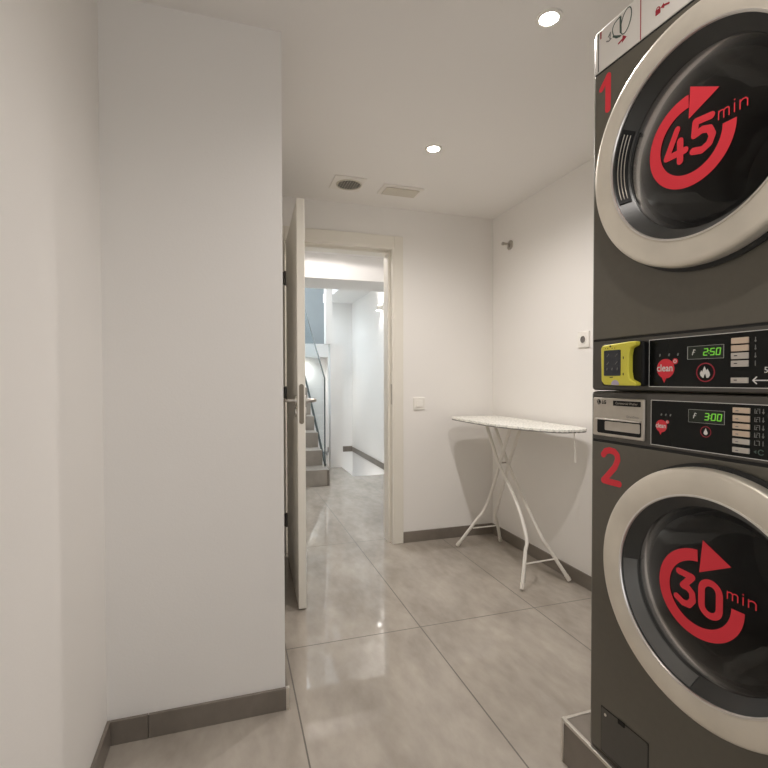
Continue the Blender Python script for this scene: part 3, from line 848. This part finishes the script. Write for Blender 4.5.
# dryer control panel
display(fd, .801, .7225, 1.190, 1.217, '2:50', XP)
clean_logo(fd, (.8585, 1.1705), .0225, XP, .0235)
for y in (.8745, .850, .827): link('indicator', stroke(bmesh.new(), [(y, 1.2005), (y - .001, 1.2035)], .0032, XP), 'grey_print', fd)
bm = bmesh.new(); band(bm, (.7605, 1.1605), .0182, .0205, 0, 360, XP, 48)
link('flame_ring', bm, 'darkred', fd)
bm = bmesh.new()
fp = [(.7605, 1.149), (.7665, 1.149), (.7715, 1.154), (.7725, 1.159), (.7695, 1.165), (.7675, 1.161), (.7655, 1.167), (.7625, 1.1735), (.7605, 1.169), (.7585, 1.164), (.756, 1.168), (.7515, 1.160), (.7505, 1.154), (.7545, 1.149)]
poly(bm, fp, XP)
link('flame_icon', bm, 'white_print', fd)
bm = bmesh.new(); poly(bm, [(.7635, 1.149), (.758, 1.149), (.7595, 1.154), (.7605, 1.1575), (.7625, 1.154)], XP - T)
link('flame_core', bm, 'panel', fd)
zs1 = [(1.2285, 1.2165), (1.2135, 1.2015), (1.1985, 1.186), (1.183, 1.1705), (1.149, 1.138)]
for k, (za, zb) in enumerate(zs1):
    b = link('button', B(XP - .004, XP, .6705, .7032, zb, za), 'button_warm' if k < 2 else 'button', fd, bevel=.0008)
    if k > 1:
        bm = bmesh.new(); zc = (za + zb) / 2
        stroke(bm, [(.696, zc + .0005), (.6915, zc + .0005)], .0018, XP - .004)
        link('button_mark', bm, 'seam', fd)
bm = bmesh.new()
for k, (za, zb) in enumerate(zs1[:4]):
    zc = (za + zb) / 2
    stroke(bm, [(.658, zc + .0045), (.658, zc - .0045)], .0012, XP)
    if k < 3: disc(bm, XP - T, XP, (.658, zc - .0025), .0018, 10)
link('heat_marks', bm, 'grey_print', fd)
bm = bmesh.new()
stroke(bm, [(.661, 1.1435), (.600, 1.1435)], .0022, XP); stroke(bm, [(.6545, 1.150), (.661, 1.1435), (.6545, 1.137)], .0022, XP)
text(bm, '5', .6375, 1.158, .016, XP)
link('start_arrow', bm, 'white_print', fd)

# set the printed and fitted details out along the fascia, then turn both machines a little on the plinth
def tree(o): return [o] + [q for c in o.children for q in tree(c)]
def shift(o, dy, dz=0):
    for v in o.data.vertices: v.co.y += dy; v.co.z += dz
for fas in (fw_, fd, sg):
    for o in tree(fas)[1:]:
        if o.name.split('.')[0] in ('control_panel', 'panel_outline', 'sign_border'): continue
        cy = (min(v.co.y for v in o.data.vertices) + max(v.co.y for v in o.data.vertices)) / 2
        shift(o, .032 * (MY1 - cy), .003 if fas is sg and 'divider' not in o.name else 0)
for o in tree(pt): shift(o, .0035)
for m_ in (ws, dy): m_.rotation_euler.z = math.atan(.045)

# ------------------------------------------------------------------ lights
def spot(name, loc, energy, color, size=radians(160), blend=.95, rad=.03, rot=(0, 0, 0), parent=None):
    l = bpy.data.lights.new(name, 'SPOT'); l.energy = energy; l.color = color; l.spot_size = size; l.spot_blend = blend
    l.shadow_soft_size = rad
    o = bpy.data.objects.new(name, l); COL.objects.link(o); o.location = loc; o.rotation_euler = rot
    return o
WARM = (1, .937, .895)
S.cycles.diffuse_bounces = 8; S.cycles.max_bounces = 14; S.cycles.transparent_max_bounces = 12
for x, y, z, _ in SPOTS: spot('spot_bulb', (x, y, z - .03), 33 if y > 2 else 39, WARM)
HID = [(.52, .55), (.30, -.75)]  # extra spots added out of view to light machine fronts and near walls
for k, (x, y) in enumerate(HID):
    downlight(x, y, H, ('unseen ceiling spotlight added above the camera position for fill', 'unseen ceiling spotlight added at the near end of the room for fill')[k])
    spot('spot_bulb', (x, y, H - .03), (12, 4)[k], WARM)
downlight(.72, 3.85, H, 'round recessed ceiling spotlight in the hall just past the door')
spot('spot_bulb', (.72, 3.85, H - .03), 21, (1, .93, .89), size=radians(178), blend=.1)
for dz, rx, en, an in ((.04, pi, 7, 150), (-.045, 0, 4, 100)):
    spot('sconce_bulb', (XR - .038, 5.945, 2.07 + dz), en, (1, .97, .93), size=radians(an), blend=.8, rad=.02, rot=(rx, 0, 0))
spot('sconce_bulb', (XR - .07, 5.275, 2.115), 22, (1, .97, .93), size=radians(165), blend=.6, rad=.02, rot=(pi, 0, 0))  # upward bulb of the added second wall light
a = bpy.data.lights.new('stairwell_fill', 'AREA'); a.shape = 'RECTANGLE'; a.size = 1.6; a.size_y = 3.6; a.energy = 16; a.color = (.97, .99, 1)  # unseen area light added to brighten stairwell and hall
o = bpy.data.objects.new('stairwell_fill_light', a); COL.objects.link(o); o.location = (.28, 7.0, 3.58)

w = bpy.data.worlds.new('World'); S.world = w; w.use_nodes = True
w.node_tree.nodes['Background'].inputs['Color'].default_value = (.6, .7, .8, 1)
w.node_tree.nodes['Background'].inputs['Strength'].default_value = .3

a = bpy.data.lights.new('near_fill', 'AREA'); a.shape = 'RECTANGLE'; a.size = 1.1; a.size_y = 1.65; a.energy = 10; a.color = (1, .985, .97)  # unseen area light added as soft frontal fill
o = bpy.data.objects.new('near_fill_light', a); COL.objects.link(o); o.location = (.275, YN - .04, .86); o.rotation_euler = (-pi / 2, 0, pi)
downlight(1.045, 7.47, 1.5, 'small spotlight added under the upper floor slab to brighten the wall below')
spot('spot_bulb', (1.045, 7.45, 1.48), 14, (1, .99, .97))  # added to brighten the wall beneath the slab
p = bpy.data.lights.new('well_fill_light', 'POINT'); p.energy = 13; p.shadow_soft_size = .06; p.color = (1, .98, .95)  # bare light added to whiten the lower stairwell wall
o = bpy.data.objects.new('well_fill_light', p); COL.objects.link(o); o.location = (1.52, 6.3, -.9)

# ------------------------------------------------------------------ camera
f, yaw, pitch, roll, sy = 482.2132, radians(17.6), radians(-1.1), radians(-.125), 5.127
fwd = Vector((sin(yaw) * cos(pitch), cos(yaw) * cos(pitch), sin(pitch)))
rt = Vector((cos(yaw), -sin(yaw), 0)); up = rt.cross(fwd)
rt2 = rt * cos(roll) + up * sin(roll); up2 = up * cos(roll) - rt * sin(roll)
cam = bpy.data.cameras.new('camera'); cam.sensor_width = 36; cam.lens = f * 36 / 768; cam.shift_y = sy / 768
cam.clip_start = .02
co = bpy.data.objects.new('camera', cam); COL.objects.link(co)
mw = Matrix((rt2, up2, -fwd)).transposed().to_4x4(); mw.translation = Vector((0, 0, 1.146))
co.matrix_world = mw
S.camera = co

S.view_settings.view_transform = 'Standard'; S.view_settings.look = 'None'
S.view_settings.gamma = 1; S.view_settings.use_curve_mapping = False
S.view_settings.exposure = 0.04
